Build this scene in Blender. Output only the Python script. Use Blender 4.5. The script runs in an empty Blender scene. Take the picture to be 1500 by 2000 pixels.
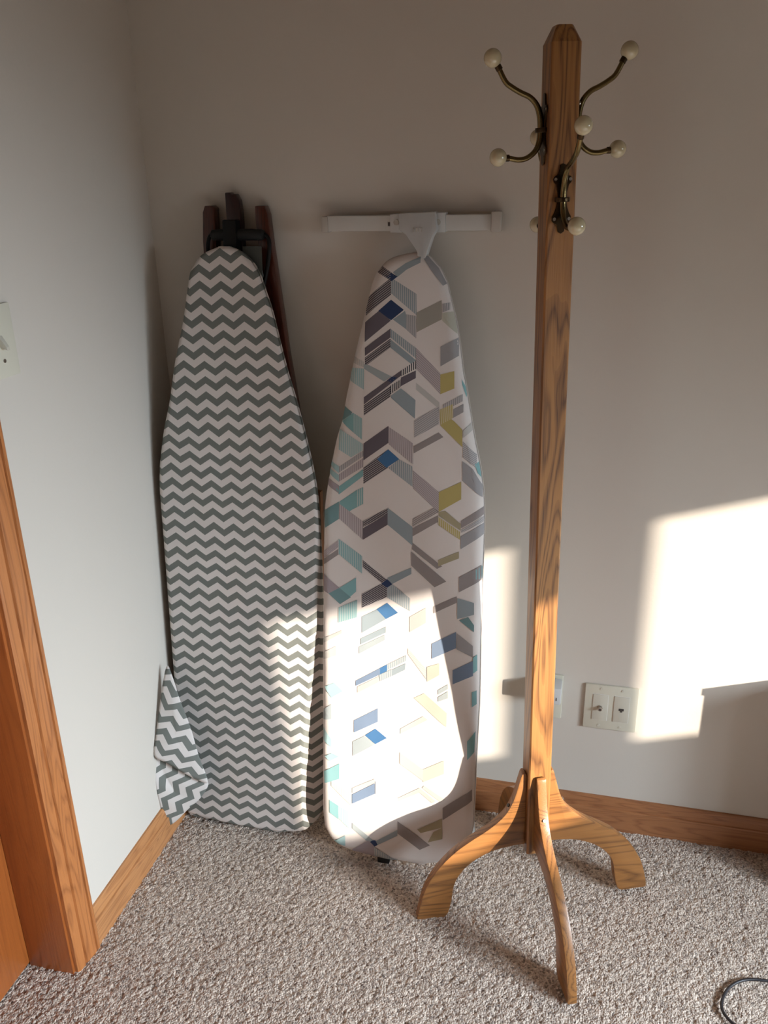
import bpy, bmesh, math, random
import numpy as np
from mathutils import Vector, Matrix, noise
random.seed(7)
S = bpy.context.scene
C = S.collection

# ------------------------------------------------------------ camera
F_PX, PITCH, YAW, ROLL = 1653.73, 0.374367, 0.249422, -0.020336
CAM = Vector((0.91304, -1.68220, 1.44488))
fwd = Vector((-math.sin(YAW)*math.cos(PITCH), math.cos(YAW)*math.cos(PITCH), -math.sin(PITCH)))
rt = Vector((math.cos(YAW), math.sin(YAW), 0)); up = rt.cross(fwd)
cr_, sr_ = math.cos(ROLL), math.sin(ROLL)
rt2 = rt*cr_ + up*sr_; up2 = up*cr_ - rt*sr_
cam = bpy.data.objects.new('camera', bpy.data.cameras.new('camera')); C.objects.link(cam)
cam.data.sensor_fit = 'VERTICAL'; cam.data.sensor_height = 24.0; cam.data.lens = F_PX/2000.0*24.0
cam.data.clip_start = 0.02
mw = Matrix((rt2, up2, -fwd)).transposed().to_4x4(); mw.translation = CAM
cam.matrix_world = mw
S.camera = cam

# ------------------------------------------------------------ light
S.view_settings.view_transform = 'Standard'; S.view_settings.look = 'None'
S.view_settings.exposure = -0.17; S.view_settings.gamma = 1.0
w = bpy.data.worlds.new('world'); S.world = w; w.use_nodes = True
w.node_tree.nodes['Background'].inputs[0].default_value = (0.62, 0.78, 1.0, 1)
w.node_tree.nodes['Background'].inputs[1].default_value = 0.15
SUN_DIR = Vector((-1.6, 1.0, -0.488)).normalized()
sd = bpy.data.lights.new('sun', 'SUN'); sd.energy = 13.5; sd.angle = math.radians(0.6); sd.color = (1.0, 0.91, 0.79)
sun = bpy.data.objects.new('sun', sd); C.objects.link(sun)
sun.rotation_euler = SUN_DIR.to_track_quat('-Z', 'Y').to_euler(); sun.location = (3.9, -2.2, 2.0)
XR, YB, ZC = 3.4, -3.3, 2.44         # right wall, rear wall, ceiling
WIN = [(-2.13, -1.64), (-1.475, -0.90)]; WZ = (0.958, 1.507)
WIN_W, WIN_DIR, WIN_SPREAD = 47.0, Vector((-1.0, -0.10, -0.68)), 94
for k, (ya, yb) in enumerate(WIN):   # sky light entering each window
    ad = bpy.data.lights.new('window_light', 'AREA'); ad.shape = 'RECTANGLE'
    ad.size = yb-ya; ad.size_y = WZ[1]-WZ[0]; ad.energy = WIN_W; ad.color = (0.80, 0.95, 1.08)
    ad.spread = math.radians(WIN_SPREAD)
    ao = bpy.data.objects.new('window_light', ad); C.objects.link(ao)
    ao.location = (XR-0.05, (ya+yb)/2, sum(WZ)/2)
    ao.rotation_euler = WIN_DIR.to_track_quat('-Z', 'Y').to_euler()

# ------------------------------------------------------------ materials
def newmat(name):
    m = bpy.data.materials.new(name); m.use_nodes = True
    nt = m.node_tree; b = nt.nodes['Principled BSDF']
    return m, nt, b
def N(nt, t, **kw):
    n = nt.nodes.new(t)
    for k, v in kw.items():
        if k.startswith('i_'):
            key = k[2:]; key = int(key) if key.isdigit() else key.replace('_', ' ')
            n.inputs[key].default_value = v
        else: setattr(n, k, v)
    return n
def L(nt, a, b): nt.links.new(a, b)
def rgba(c): return (c[0], c[1], c[2], 1)
def mathn(nt, op, a, b=None):
    n = nt.nodes.new('ShaderNodeMath'); n.operation = op
    for i, x in enumerate((a, b)):
        if x is None: continue
        if isinstance(x, (int, float)): n.inputs[i].default_value = x
        else: L(nt, x, n.inputs[i])
    return n.outputs[0]
def mixc(nt, f, a, b):
    n = nt.nodes.new('ShaderNodeMix'); n.data_type = 'RGBA'
    if isinstance(f, (int, float)): n.inputs[0].default_value = f
    else: L(nt, f, n.inputs[0])
    for i, x in ((6, a), (7, b)):
        if isinstance(x, tuple): n.inputs[i].default_value = rgba(x)
        else: L(nt, x, n.inputs[i])
    return n.outputs[2]
def plain(name, col, rough=0.5, metal=0.0, bump=0.0, bscale=300, spec=0.5, coat=0.0, var=0.0):
    m, nt, b = newmat(name)
    b.inputs['Base Color'].default_value = rgba(col); b.inputs['Roughness'].default_value = rough
    b.inputs['Metallic'].default_value = metal; b.inputs['Specular IOR Level'].default_value = spec
    b.inputs['Coat Weight'].default_value = coat
    tc = N(nt, 'ShaderNodeTexCoord')
    if bump:
        nz = N(nt, 'ShaderNodeTexNoise', i_Scale=bscale, i_Detail=3.0); L(nt, tc.outputs['Object'], nz.inputs['Vector'])
        bp = N(nt, 'ShaderNodeBump', i_Strength=bump, i_Distance=0.001); L(nt, nz.outputs['Fac'], bp.inputs['Height'])
        L(nt, bp.outputs[0], b.inputs['Normal'])
    if var:
        nz = N(nt, 'ShaderNodeTexNoise', i_Scale=bscale*.1, i_Detail=3.0); L(nt, tc.outputs['Object'], nz.inputs['Vector'])
        L(nt, mixc(nt, nz.outputs['Fac'], tuple(c*(1-var) for c in col), tuple(min(1, c*(1+var)) for c in col)), b.inputs['Base Color'])
    return m
def oak(name, light, dark, axis='Z', off=(0, 0, 0), rough=0.42, freq=1.0, ramp=(0.48, 0.74), coat=0.15, ringmix=0.75):
    m, nt, b = newmat(name)
    tc = N(nt, 'ShaderNodeTexCoord')
    lo, hi = 0.085, 1.0
    sc = {'X': (lo, hi, hi), 'Y': (hi, lo, hi), 'Z': (hi, hi, lo)}[axis]
    mp = N(nt, 'ShaderNodeMapping'); mp.inputs['Scale'].default_value = sc; mp.inputs['Location'].default_value = off
    L(nt, tc.outputs['Object'], mp.inputs['Vector'])
    n1 = N(nt, 'ShaderNodeTexNoise', i_Scale=14.0*freq, i_Detail=2.0, i_Distortion=0.35); L(nt, mp.outputs[0], n1.inputs['Vector'])
    s = mathn(nt, 'MULTIPLY', n1.outputs['Fac'], 17.0); s = mathn(nt, 'FRACT', s)
    cr = N(nt, 'ShaderNodeValToRGB'); L(nt, s, cr.inputs[0])
    e = cr.color_ramp.elements
    e[0].position = 0.0; e[0].color = (0, 0, 0, 1); e[1].position = 1.0; e[1].color = (0.25, .25, .25, 1)
    a = e.new(ramp[0]); a.color = (0.12, .12, .12, 1); a = e.new(ramp[1]); a.color = (1, 1, 1, 1); a = e.new(ramp[1]+0.1); a.color = (.55, .55, .55, 1)
    # pores
    mp2 = N(nt, 'ShaderNodeMapping'); lo2 = 0.022
    mp2.inputs['Scale'].default_value = {'X': (lo2, 1, 1), 'Y': (1, lo2, 1), 'Z': (1, 1, lo2)}[axis]
    L(nt, tc.outputs['Object'], mp2.inputs['Vector'])
    n2 = N(nt, 'ShaderNodeTexNoise', i_Scale=480.0, i_Detail=2.0); L(nt, mp2.outputs[0], n2.inputs['Vector'])
    p = mathn(nt, 'SUBTRACT', n2.outputs['Fac'], 0.42); p = mathn(nt, 'MULTIPLY', p, 3.0)
    pc = nt.nodes.new('ShaderNodeClamp'); L(nt, p, pc.inputs[0])
    f = mathn(nt, 'MULTIPLY', cr.outputs[0], ringmix)
    f2 = mathn(nt, 'MULTIPLY', pc.outputs[0], 0.40)
    f = mathn(nt, 'ADD', mathn(nt, 'MULTIPLY', f, mathn(nt, 'ADD', f2, 0.62)), mathn(nt, 'MULTIPLY', f2, 0.45))
    cl = nt.nodes.new('ShaderNodeClamp'); L(nt, f, cl.inputs[0])
    L(nt, mixc(nt, cl.outputs[0], light, dark), b.inputs['Base Color'])
    b.inputs['Roughness'].default_value = rough; b.inputs['Coat Weight'].default_value = coat; b.inputs['Coat Roughness'].default_value = 0.25
    bp = N(nt, 'ShaderNodeBump', i_Strength=0.12, i_Distance=0.001); L(nt, pc.outputs[0], bp.inputs['Height']); L(nt, bp.outputs[0], b.inputs['Normal'])
    return m
OL, OD = (0.50, 0.235, 0.082), (0.20, 0.078, 0.024)
M = {}
M['oak_post'] = oak('oak_post', (0.34, 0.150, 0.044), (0.10, 0.038, 0.012), 'Z', (0.3, 0.1, 0), ramp=(0.40, 0.70), ringmix=1.1)
M['oak_leg'] = oak('oak_leg', (0.30, 0.125, 0.034), (0.10, 0.038, 0.011), 'X', (0.13, 0.4, 0.2), freq=0.7, ringmix=0.95)
M['oak_bx'] = oak('oak_trim_back', (0.36, 0.15, 0.06), (0.18, 0.062, 0.025), 'X', (0, .7, .3), freq=1.5)
M['oak_by'] = oak('oak_trim_left', (0.50, 0.225, 0.085), (0.24, 0.085, 0.03), 'Y', (.4, .1, .2), freq=1.5)
M['oak_cz'] = oak('oak_casing', (0.47, 0.17, 0.05), (0.22, 0.065, 0.018), 'Z', (.2, .5, .1), freq=1.3)
M['oak_jamb'] = oak('oak_jamb', (0.36, 0.10, 0.020), (0.20, 0.048, 0.010), 'Z', (.6, .2, .4), freq=0.8, ringmix=0.5)
M['old_wood'] = oak('old_dark_wood', (0.075, 0.016, 0.008), (0.022, 0.006, 0.004), 'Z', (.2, .8, .1), rough=0.3, coat=0.3)
M['old_wood_dark'] = oak('blackened_old_wood', (0.028, 0.008, 0.008), (0.009, 0.004, 0.004), 'Z', (.2, .8, .1), rough=0.35, coat=0.2)
M['old_deck'] = oak('old_board_wood', (0.40, 0.19, 0.09), (0.22, 0.09, 0.04), 'Z', (.2, .8, .1), rough=0.5)
M['brass'] = plain('antique_brass', (0.17, 0.125, 0.055), 0.24, 1.0, 0.1, 500, var=0.3)
M['brass_dark'] = plain('dark_antique_brass', (0.06, 0.038, 0.02), 0.34, 1.0, 0.15, 500, var=0.3)
M['ceramic'] = plain('cream_ceramic', (0.52, 0.44, 0.28), 0.08, 0, 0, coat=1.0, var=0.06, bscale=400)
M['white_plastic'] = plain('white_plastic', (0.56, 0.56, 0.55), 0.35, 0, 0.05, 200)
M['clear_plastic'] = plain('milky_plastic', (0.47, 0.43, 0.38), 0.25, 0, 0.05, 200)
M['white_metal'] = plain('white_painted_metal', (0.56, 0.55, 0.52), 0.35, 0)
M['black_rubber'] = plain('black_rubber', (0.005, 0.005, 0.005), 0.7)
M['black_metal'] = plain('black_metal', (0.006, 0.006, 0.006), 0.5, 0.0, spec=0.25)
M['grey_metal'] = plain('grey_metal_mesh', (0.075, 0.08, 0.07), 0.6, 0.0)
M['ivory'] = plain('ivory_plastic', (0.62, 0.585, 0.48), 0.35)
M['ivory_insert'] = plain('ivory_insert', (0.58, 0.54, 0.45), 0.4)
M['steel'] = plain('nickel', (0.55, 0.52, 0.48), 0.25, 1.0)
M['dark'] = plain('dark_slot', (0.05, 0.04, 0.035), 0.6)
M['cord'] = plain('black_cord', (0.02, 0.017, 0.02), 0.45)
M['grey_shade'] = plain('greyish_plastic', (0.72, 0.69, 0.64), 0.4)
M['shelf_paint'] = plain('dark_stained_shelf', (0.11, 0.05, 0.03), 0.45, var=0.2)

def wallmat():
    m, nt, b = newmat('wall_paint')
    b.inputs['Roughness'].default_value = 0.9; b.inputs['Specular IOR Level'].default_value = 0.15
    b.inputs['Base Color'].default_value = (0.61, 0.555, 0.49, 1)
    tc = N(nt, 'ShaderNodeTexCoord')
    nz = N(nt, 'ShaderNodeTexNoise', i_Scale=130.0, i_Detail=4.0, i_Roughness=0.6); L(nt, tc.outputs['Object'], nz.inputs['Vector'])
    bp = N(nt, 'ShaderNodeBump', i_Strength=0.16, i_Distance=0.0012); L(nt, nz.outputs['Fac'], bp.inputs['Height'])
    L(nt, bp.outputs[0], b.inputs['Normal'])
    return m
M['wall'] = wallmat()
M['ceiling'] = plain('ceiling_paint', (0.26, 0.205, 0.155), 0.95)  # unseen ceiling, colour darkened to lower the bounce light
def carpetmat():
    m, nt, b = newmat('carpet')
    b.inputs['Roughness'].default_value = 1.0; b.inputs['Specular IOR Level'].default_value = 0.05
    b.inputs['Sheen Weight'].default_value = 0.15
    tc = N(nt, 'ShaderNodeTexCoord')
    v = N(nt, 'ShaderNodeTexVoronoi', i_Scale=260.0); v.feature = 'F1'; L(nt, tc.outputs['Object'], v.inputs['Vector'])
    n2 = N(nt, 'ShaderNodeTexNoise', i_Scale=190.0, i_Detail=4.0, i_Roughness=0.75); L(nt, tc.outputs['Object'], n2.inputs['Vector'])
    n3 = N(nt, 'ShaderNodeTexNoise', i_Scale=7.0, i_Detail=3.0); L(nt, tc.outputs['Object'], n3.inputs['Vector'])
    cr = N(nt, 'ShaderNodeValToRGB'); L(nt, n2.outputs['Fac'], cr.inputs[0]); e = cr.color_ramp.elements
    e[0].position = 0.34; e[0].color = (0.20, 0.15, 0.12, 1); e[1].position = 0.62; e[1].color = (0.97, 0.80, 0.66, 1)
    a = e.new(0.46); a.color = (0.67, 0.53, 0.44, 1)
    sv = N(nt, 'ShaderNodeSeparateColor'); L(nt, v.outputs['Color'], sv.inputs[0])
    c1 = mixc(nt, mathn(nt, 'MULTIPLY', sv.outputs[0], 0.55), cr.outputs[0], (0.48, 0.38, 0.305))
    c2 = mixc(nt, mathn(nt, 'MULTIPLY', mathn(nt, 'GREATER_THAN', sv.outputs[1], 0.86), 0.7), c1, (0.16, 0.115, 0.095))
    c3 = mixc(nt, mathn(nt, 'MULTIPLY', n3.outputs['Fac'], 0.30), c2, (0.30, 0.24, 0.205))
    L(nt, c3, b.inputs['Base Color'])
    h = mathn(nt, 'ADD', mathn(nt, 'MULTIPLY', v.outputs['Distance'], -1.2), n2.outputs['Fac'])
    bp = N(nt, 'ShaderNodeBump', i_Strength=0.9, i_Distance=0.004); L(nt, h, bp.inputs['Height']); L(nt, bp.outputs[0], b.inputs['Normal'])
    return m
M['carpet'] = carpetmat()

def fabric_base(nt, b):
    b.inputs['Roughness'].default_value = 0.85; b.inputs['Specular IOR Level'].default_value = 0.2
    tc = N(nt, 'ShaderNodeTexCoord')
    nz = N(nt, 'ShaderNodeTexNoise', i_Scale=900.0, i_Detail=2.0); L(nt, tc.outputs['Object'], nz.inputs['Vector'])
    nz2 = N(nt, 'ShaderNodeTexNoise', i_Scale=9.0, i_Detail=3.0); L(nt, tc.outputs['Object'], nz2.inputs['Vector'])
    h = mathn(nt, 'ADD', mathn(nt, 'MULTIPLY', nz.outputs['Fac'], 0.04), mathn(nt, 'MULTIPLY', nz2.outputs['Fac'], 1.0))
    bp = N(nt, 'ShaderNodeBump', i_Strength=0.25, i_Distance=0.01); L(nt, h, bp.inputs['Height']); L(nt, bp.outputs[0], b.inputs['Normal'])
def chevron(name, period_u=0.0455, period_v=0.0312, amp=0.0155, u0=0.188, v0=1.082, ink=(0.165, 0.172, 0.155), white=(0.64, 0.585, 0.55)):
    m, nt, b = newmat(name); fabric_base(nt, b)
    uvn = N(nt, 'ShaderNodeUVMap'); uvn.uv_map = 'uv'
    sp = N(nt, 'ShaderNodeSeparateXYZ'); L(nt, uvn.outputs[0], sp.inputs[0])
    # slight stretch of the cloth
    tc = N(nt, 'ShaderNodeTexCoord'); nz = N(nt, 'ShaderNodeTexNoise', i_Scale=6.0, i_Detail=1.0); L(nt, uvn.outputs[0], nz.inputs['Vector'])
    wob = mathn(nt, 'MULTIPLY', mathn(nt, 'SUBTRACT', nz.outputs['Fac'], 0.5), 0.012)
    t = mathn(nt, 'DIVIDE', mathn(nt, 'SUBTRACT', sp.outputs[0], u0), period_u)
    fr = mathn(nt, 'ABSOLUTE', mathn(nt, 'SUBTRACT', mathn(nt, 'FRACT', mathn(nt, 'ADD', t, 0.5)), 0.5))   # 0 at apex, .5 at valley
    zig = mathn(nt, 'MULTIPLY', fr, 2.0*amp)
    vv = mathn(nt, 'ADD', mathn(nt, 'ADD', sp.outputs[1], zig), wob)
    k = mathn(nt, 'FRACT', mathn(nt, 'DIVIDE', mathn(nt, 'SUBTRACT', vv, v0), period_v))
    g = mathn(nt, 'GREATER_THAN', k, 0.51)
    L(nt, mixc(nt, g, white, ink), b.inputs['Base Color'])
    return m
M['chevron'] = chevron('chevron_cotton')
M['white_cotton'] = newmat('white_cotton')[0]
_b = M['white_cotton'].node_tree; fabric_base(_b, _b.nodes['Principled BSDF']); WHITE = (0.66, 0.60, 0.56)
_b.nodes['Principled BSDF'].inputs['Base Color'].default_value = rgba(WHITE)
INK = {'dark': (0.075, 0.065, 0.075), 'charcoal': (0.125, 0.105, 0.12), 'navy': (0.030, 0.048, 0.105), 'black': (0.04, 0.045, 0.055), 'blue': (0.06, 0.15, 0.29),
       'slateblue': (0.17, 0.22, 0.30), 'slate': (0.27, 0.31, 0.325), 'lslate': (0.34, 0.37, 0.37), 'gray': (0.31, 0.295, 0.295), 'warm': (0.32, 0.295, 0.255),
       'taupe': (0.27, 0.235, 0.225), 'mauve': (0.33, 0.28, 0.29), 'pale': (0.46, 0.435, 0.40), 'paleyellow': (0.46, 0.44, 0.36), 'yellow': (0.44, 0.36, 0.14),
       'olive': (0.36, 0.31, 0.20), 'teal': (0.21, 0.37, 0.37), 'dteal': (0.16, 0.26, 0.265), 'lteal': (0.31, 0.44, 0.44), 'lblue': (0.42, 0.55, 0.66)}
INK['black'] = (0.03, 0.035, 0.045)
def inkmat(key):
    base, _, h = key.partition('_')
    m, nt, b = newmat('print_'+key); fabric_base(nt, b); ink = INK[base]
    if not h:
        b.inputs['Base Color'].default_value = rgba(ink); return m
    uvn = N(nt, 'ShaderNodeUVMap'); uvn.uv_map = 'uv'
    sp = N(nt, 'ShaderNodeSeparateXYZ'); L(nt, uvn.outputs[0], sp.inputs[0])
    if h == 'v': c = mathn(nt, 'DIVIDE', sp.outputs[0], 0.0040); th = 0.36
    else: c = mathn(nt, 'DIVIDE', mathn(nt, 'SUBTRACT', sp.outputs[1], mathn(nt, 'MULTIPLY', sp.outputs[0], 0.72 if base != 'mauve' else -0.85)), 0.0042); th = 0.34
    if base == 'black': th = 0.5
    g = mathn(nt, 'GREATER_THAN', mathn(nt, 'FRACT', c), th)
    lightc = tuple(0.55*a+0.45*bb for a, bb in zip(WHITE, ink)) if base != 'black' else WHITE
    L(nt, mixc(nt, g, lightc, ink), b.inputs['Base Color'])
    return m

# ------------------------------------------------------------ mesh helpers
def link(name, verts, faces, mat, parent=None, smooth=False, uvs=None, bevel=0.0, seg=2, M4=None):
    me = bpy.data.meshes.new(name); me.from_pydata([tuple(v) for v in verts], [], faces); me.update()
    o = bpy.data.objects.new(name, me); C.objects.link(o)
    if mat is not None: me.materials.append(M[mat] if isinstance(mat, str) else mat)
    if uvs is not None:
        ul = me.uv_layers.new(name='uv')
        for lp in me.loops: ul.data[lp.index].uv = uvs[lp.vertex_index]
    if smooth:
        for p in me.polygons: p.use_smooth = True
    if bevel:
        bm = bmesh.new(); bm.from_mesh(me)
        bmesh.ops.bevel(bm, geom=[e for e in bm.edges if len(e.link_faces) == 2 and e.calc_face_angle(0) > 0.35], offset=bevel, segments=seg, affect='EDGES', profile=0.6)
        bm.to_mesh(me); bm.free()
        for p in me.polygons: p.use_smooth = True
        me.set_sharp_from_angle(angle=math.radians(35))
    if parent is not None: o.parent = parent
    if M4 is not None: o.matrix_local = M4
    return o
def box(x0, x1, y0, y1, z0, z1):
    v = [(x, y, z) for z in (z0, z1) for y in (y0, y1) for x in (x0, x1)]
    f = [(0, 2, 3, 1), (4, 5, 7, 6), (0, 1, 5, 4), (2, 6, 7, 3), (0, 4, 6, 2), (1, 3, 7, 5)]
    return v, f
def join(*parts):
    V, Fc = [], []
    for v, f in parts:
        k = len(V); V += list(v); Fc += [tuple(i+k for i in ff) for ff in f]
    return V, Fc
def catmull(pts, n=8, closed=False):
    P = [Vector(p) for p in pts]; out = []; m = len(P)
    for i in range(m if closed else m-1):
        if closed: a, b, c, d = P[(i-1) % m], P[i], P[(i+1) % m], P[(i+2) % m]
        else: a, b, c, d = P[max(i-1, 0)], P[i], P[i+1], P[min(i+2, m-1)]
        for k in range(n):
            t = k/n
            out.append(0.5*((2*b)+(c-a)*t+(2*a-5*b+4*c-d)*t*t+(3*b-a-3*c+d)*t**3))
    if not closed: out.append(P[-1])
    return out
def tube(path, r, seg=14, caps=True):
    P = [Vector(p) for p in path]; V, Fc = [], []
    rr = r if hasattr(r, '__len__') else [r]*len(P)
    t0 = (P[1]-P[0]).normalized(); nrm = t0.orthogonal().normalized()
    for i, p in enumerate(P):
        t = ((P[min(i+1, len(P)-1)]-P[max(i-1, 0)])).normalized()
        nrm = (nrm-t*nrm.dot(t)).normalized(); bn = t.cross(nrm)
        for k in range(seg):
            a = 2*math.pi*k/seg; V.append(p+(nrm*math.cos(a)+bn*math.sin(a))*rr[i])
    for i in range(len(P)-1):
        for k in range(seg):
            a, b = i*seg+k, i*seg+(k+1) % seg; Fc.append((a, b, b+seg, a+seg))
    if caps: Fc.append(tuple(reversed(range(seg)))); Fc.append(tuple(range((len(P)-1)*seg, len(P)*seg)))
    return V, Fc
def ball(c, r, n=24):
    V, Fc = [], []; c = Vector(c)
    for i in range(n//2+1):
        th = math.pi*i/(n//2)
        for k in range(n):
            a = 2*math.pi*k/n; V.append(c+Vector((math.sin(th)*math.cos(a), math.sin(th)*math.sin(a), math.cos(th)))*r)
    for i in range(n//2):
        for k in range(n):
            a, b = i*n+k, i*n+(k+1) % n; Fc.append((a, a+n, b+n, b))
    return V, Fc
def prism(poly, d0, d1, ax='Y'):
    """extrude 2D polygon (a, b) along an axis"""
    n = len(poly)
    def mk(a, b, d): return {'Y': (a, d, b), 'X': (d, a, b), 'Z': (a, b, d)}[ax]
    V = [mk(a, b, d0) for a, b in poly]+[mk(a, b, d1) for a, b in poly]
    Fc = [tuple(range(n)), tuple(reversed(range(n, 2*n)))]+[(i, i+n, (i+1) % n+n, (i+1) % n) for i in range(n)]
    return V, Fc
def fixn(o):
    bm = bmesh.new(); bm.from_mesh(o.data); bmesh.ops.recalc_face_normals(bm, faces=bm.faces); bm.to_mesh(o.data); bm.free(); return o
def thing(name, label, cat, loc=(0, 0, 0), group=None, mat4=None):
    o = bpy.data.objects.new(name, None); C.objects.link(o); o.empty_display_size = 0.05
    if mat4 is not None: o.matrix_world = mat4
    else: o.location = loc
    o['label'] = label; o['category'] = cat
    if group: o['group'] = group
    return o
def struct(o): o['kind'] = 'structure'; return o
def world_part(o, root):
    """mesh made in world coordinates, parented to root without moving"""
    o.parent = root; o.matrix_parent_inverse = root_inv(root); return o
def root_inv(root):
    if root.name not in _inv:
        _inv[root.name] = root.matrix_basis.inverted()
    return _inv[root.name]
_inv = {}
def wp(name, vf, mat, root, **kw):
    o = link(name, vf[0], vf[1], mat, **kw)
    par = root
    if root.type == 'MESH': o.parent = root
    else: world_part(o, root)
    return fixn(o)

# ------------------------------------------------------------ the setting
M['warm_paint'] = plain('right_wall_paint', (0.45, 0.38, 0.31), 0.9)  # darker than the other walls so this unseen one bounces less light
def wall_with_holes(name, u0, u1, z0, z1, holes, put, mat='wall'):
    us = sorted({u0, u1, *[h[0] for h in holes], *[h[1] for h in holes]}); zs = sorted({z0, z1, *[h[2] for h in holes], *[h[3] for h in holes]})
    parts = []
    for a, b in zip(us, us[1:]):
        for c, d in zip(zs, zs[1:]):
            if any(h[0] <= a+1e-6 and b <= h[1]+1e-6 and h[2] <= c+1e-6 and d <= h[3]+1e-6 for h in holes): continue
            parts.append(put(a, b, c, d))
    v, f = join(*parts)
    o = link(name, v, f, mat)
    bm = bmesh.new(); bm.from_mesh(o.data); bmesh.ops.remove_doubles(bm, verts=bm.verts, dist=1e-5)
    bmesh.ops.delete(bm, geom=[fc for fc in bm.faces if False], context='FACES'); bm.to_mesh(o.data); bm.free()
    return struct(o)
struct(link('wall_back', *box(-0.12, XR+0.12, 0, 0.12, -0.05, ZC+0.05), 'wall'))
DY0, DY1, DZ = -0.6320, -1.46, 2.04
wall_with_holes('wall_left', YB, 0, -0.05, ZC+0.05, [(DY1, DY0, -0.05, DZ)], lambda a, b, c, d: box(-0.11, 0, a, b, c, d))
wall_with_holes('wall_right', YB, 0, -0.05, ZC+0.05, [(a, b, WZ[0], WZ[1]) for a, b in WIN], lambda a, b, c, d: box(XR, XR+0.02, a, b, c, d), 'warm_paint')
M['rear_paint'] = plain('rear_wall_paint', (0.20, 0.155, 0.12), 0.9)  # unseen wall, made very dark to cut light bounced onto the back wall
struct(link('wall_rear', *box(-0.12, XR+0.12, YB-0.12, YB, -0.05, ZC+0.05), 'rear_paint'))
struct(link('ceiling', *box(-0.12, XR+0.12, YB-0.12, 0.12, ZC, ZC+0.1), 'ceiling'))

# carpet: a slab with a fine tufted surface in the part near the corner
def carpet():
    xa, xb, ya, yb, st = -0.11, 1.62, -1.12, 0.0, 0.0034
    nx, ny = int((xb-xa)/st)+1, int((yb-ya)/st)+1
    X, Y = np.meshgrid(np.linspace(xa, xb, nx), np.linspace(ya, yb, ny))
    rng = np.random.default_rng(3)
    R = rng.random((ny, nx))
    Rb = (R+np.roll(R, 1, 0)+np.roll(R, 1, 1)+np.roll(np.roll(R, 1, 0), 1, 1))/4
    low = np.sin(X*19+np.sin(Y*13)*1.3)*np.sin(Y*23+np.sin(X*11))*0.0008
    Z = -0.0035+(R*0.45+Rb*0.9-0.35)*0.0052+low
    # pressed dent near the door
    Z -= 0.003*np.exp(-(((X-0.18)/0.05)**2+((Y+0.545)/0.035)**2))
    X = X+(rng.random((ny, nx))-.5)*0.0018; Y = Y+(rng.random((ny, nx))-.5)*0.0018
    Y = np.minimum(Y, 0.0)
    V = np.stack([X, Y, Z], -1).reshape(-1, 3)
    i = np.arange(nx*ny).reshape(ny, nx)
    Fc = np.stack([i[:-1, :-1], i[:-1, 1:], i[1:, 1:], i[1:, :-1]], -1).reshape(-1, 4)
    me = bpy.data.meshes.new('floor')
    me.vertices.add(len(V)); me.vertices.foreach_set('co', V.ravel().astype(np.float32))
    me.loops.add(Fc.size); me.loops.foreach_set('vertex_index', Fc.ravel().astype(np.int32))
    me.polygons.add(len(Fc)); me.polygons.foreach_set('loop_start', (np.arange(len(Fc))*4).astype(np.int32))
    me.polygons.foreach_set('loop_total', np.full(len(Fc), 4, np.int32))
    me.update(); me.validate()
    me.materials.append(M['carpet'])
    bm = bmesh.new(); bm.from_mesh(me)
    def addbox(b):
        v, f = b; vs = [bm.verts.new(q) for q in v]
        for ff in f: bm.faces.new([vs[k] for k in ff])
    addbox(box(xb, XR, YB, 0, -0.05, -0.003)); addbox(box(-0.11, xb, YB, ya, -0.05, -0.003)); addbox(box(-0.11, xb, ya, 0, -0.05, -0.012))
    for f in bm.faces: f.smooth = True
    bm.to_mesh(me); bm.free()
    me.set_sharp_from_angle(angle=math.radians(70))
    o = bpy.data.objects.new('floor', me); C.objects.link(o); struct(o)
carpet()

# baseboards: moulded profile (thickness, height)
BB = [(0, -0.01), (0.0135, -0.01), (0.0135, 0.054), (0.0128, 0.0565), (0.0095, 0.0575), (0.0085, 0.070), (0.0065, 0.080), (0.0045, 0.0845), (0, 0.0853)]
v, f = prism([(-t, z) for t, z in BB], 0.0, XR, 'X')          # a = y, b = z
struct(fixn(link('baseboard_back', v, f, 'oak_bx', bevel=0)))
v, f = prism([(t, z) for t, z in BB], -0.0136, -0.578, 'Y')
struct(fixn(link('baseboard_left', v, f, 'oak_by')))
v, f = prism([(t, z) for t, z in BB], -1.53, YB, 'Y')
struct(fixn(link('baseboard_left', v, f, 'oak_by')))
v, f = prism([(XR-t, z) for t, z in BB], 0-0.0136, YB, 'Y')
struct(fixn(link('baseboard_right', v, f, 'oak_by')))
v, f = prism([(YB+t, z) for t, z in BB], 0.0, XR, 'X')
struct(fixn(link('baseboard_rear', v, f, 'oak_bx')))

# door casing on the left wall, moulded; profile (along wall, out of wall)
def casing(yout, yin, name):
    s = 1 if yin > yout else -1; wd = abs(yin-yout)
    pr = [(0, 0), (0, 0.0145), (0.05, 0.0165), (0.155, 0.0168), (0.175, 0.0125), (0.20, 0.0125), (0.215, 0.0158), (0.42, 0.0150), (0.62, 0.0130), (0.65, 0.0085), (0.685, 0.0085), (0.71, 0.0120), (0.94, 0.0095), (1.0, 0.0075), (1.0, 0)]
    poly = [(h, yout+s*t*wd) for t, h in pr]
    v, f = prism(poly, -0.01, DZ+0.06, 'Z')
    return struct(fixn(link(name, v, f, 'oak_cz')))
casing(-0.578, -0.6455, 'trim_1')
casing(-1.53, -1.466, 'trim_2')
v, f = join(box(0.0001, 0.016, -1.465, -0.643, DZ+0.004, DZ+0.06)); struct(link('trim_3', v, f, 'oak_by', bevel=0.002))
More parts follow.
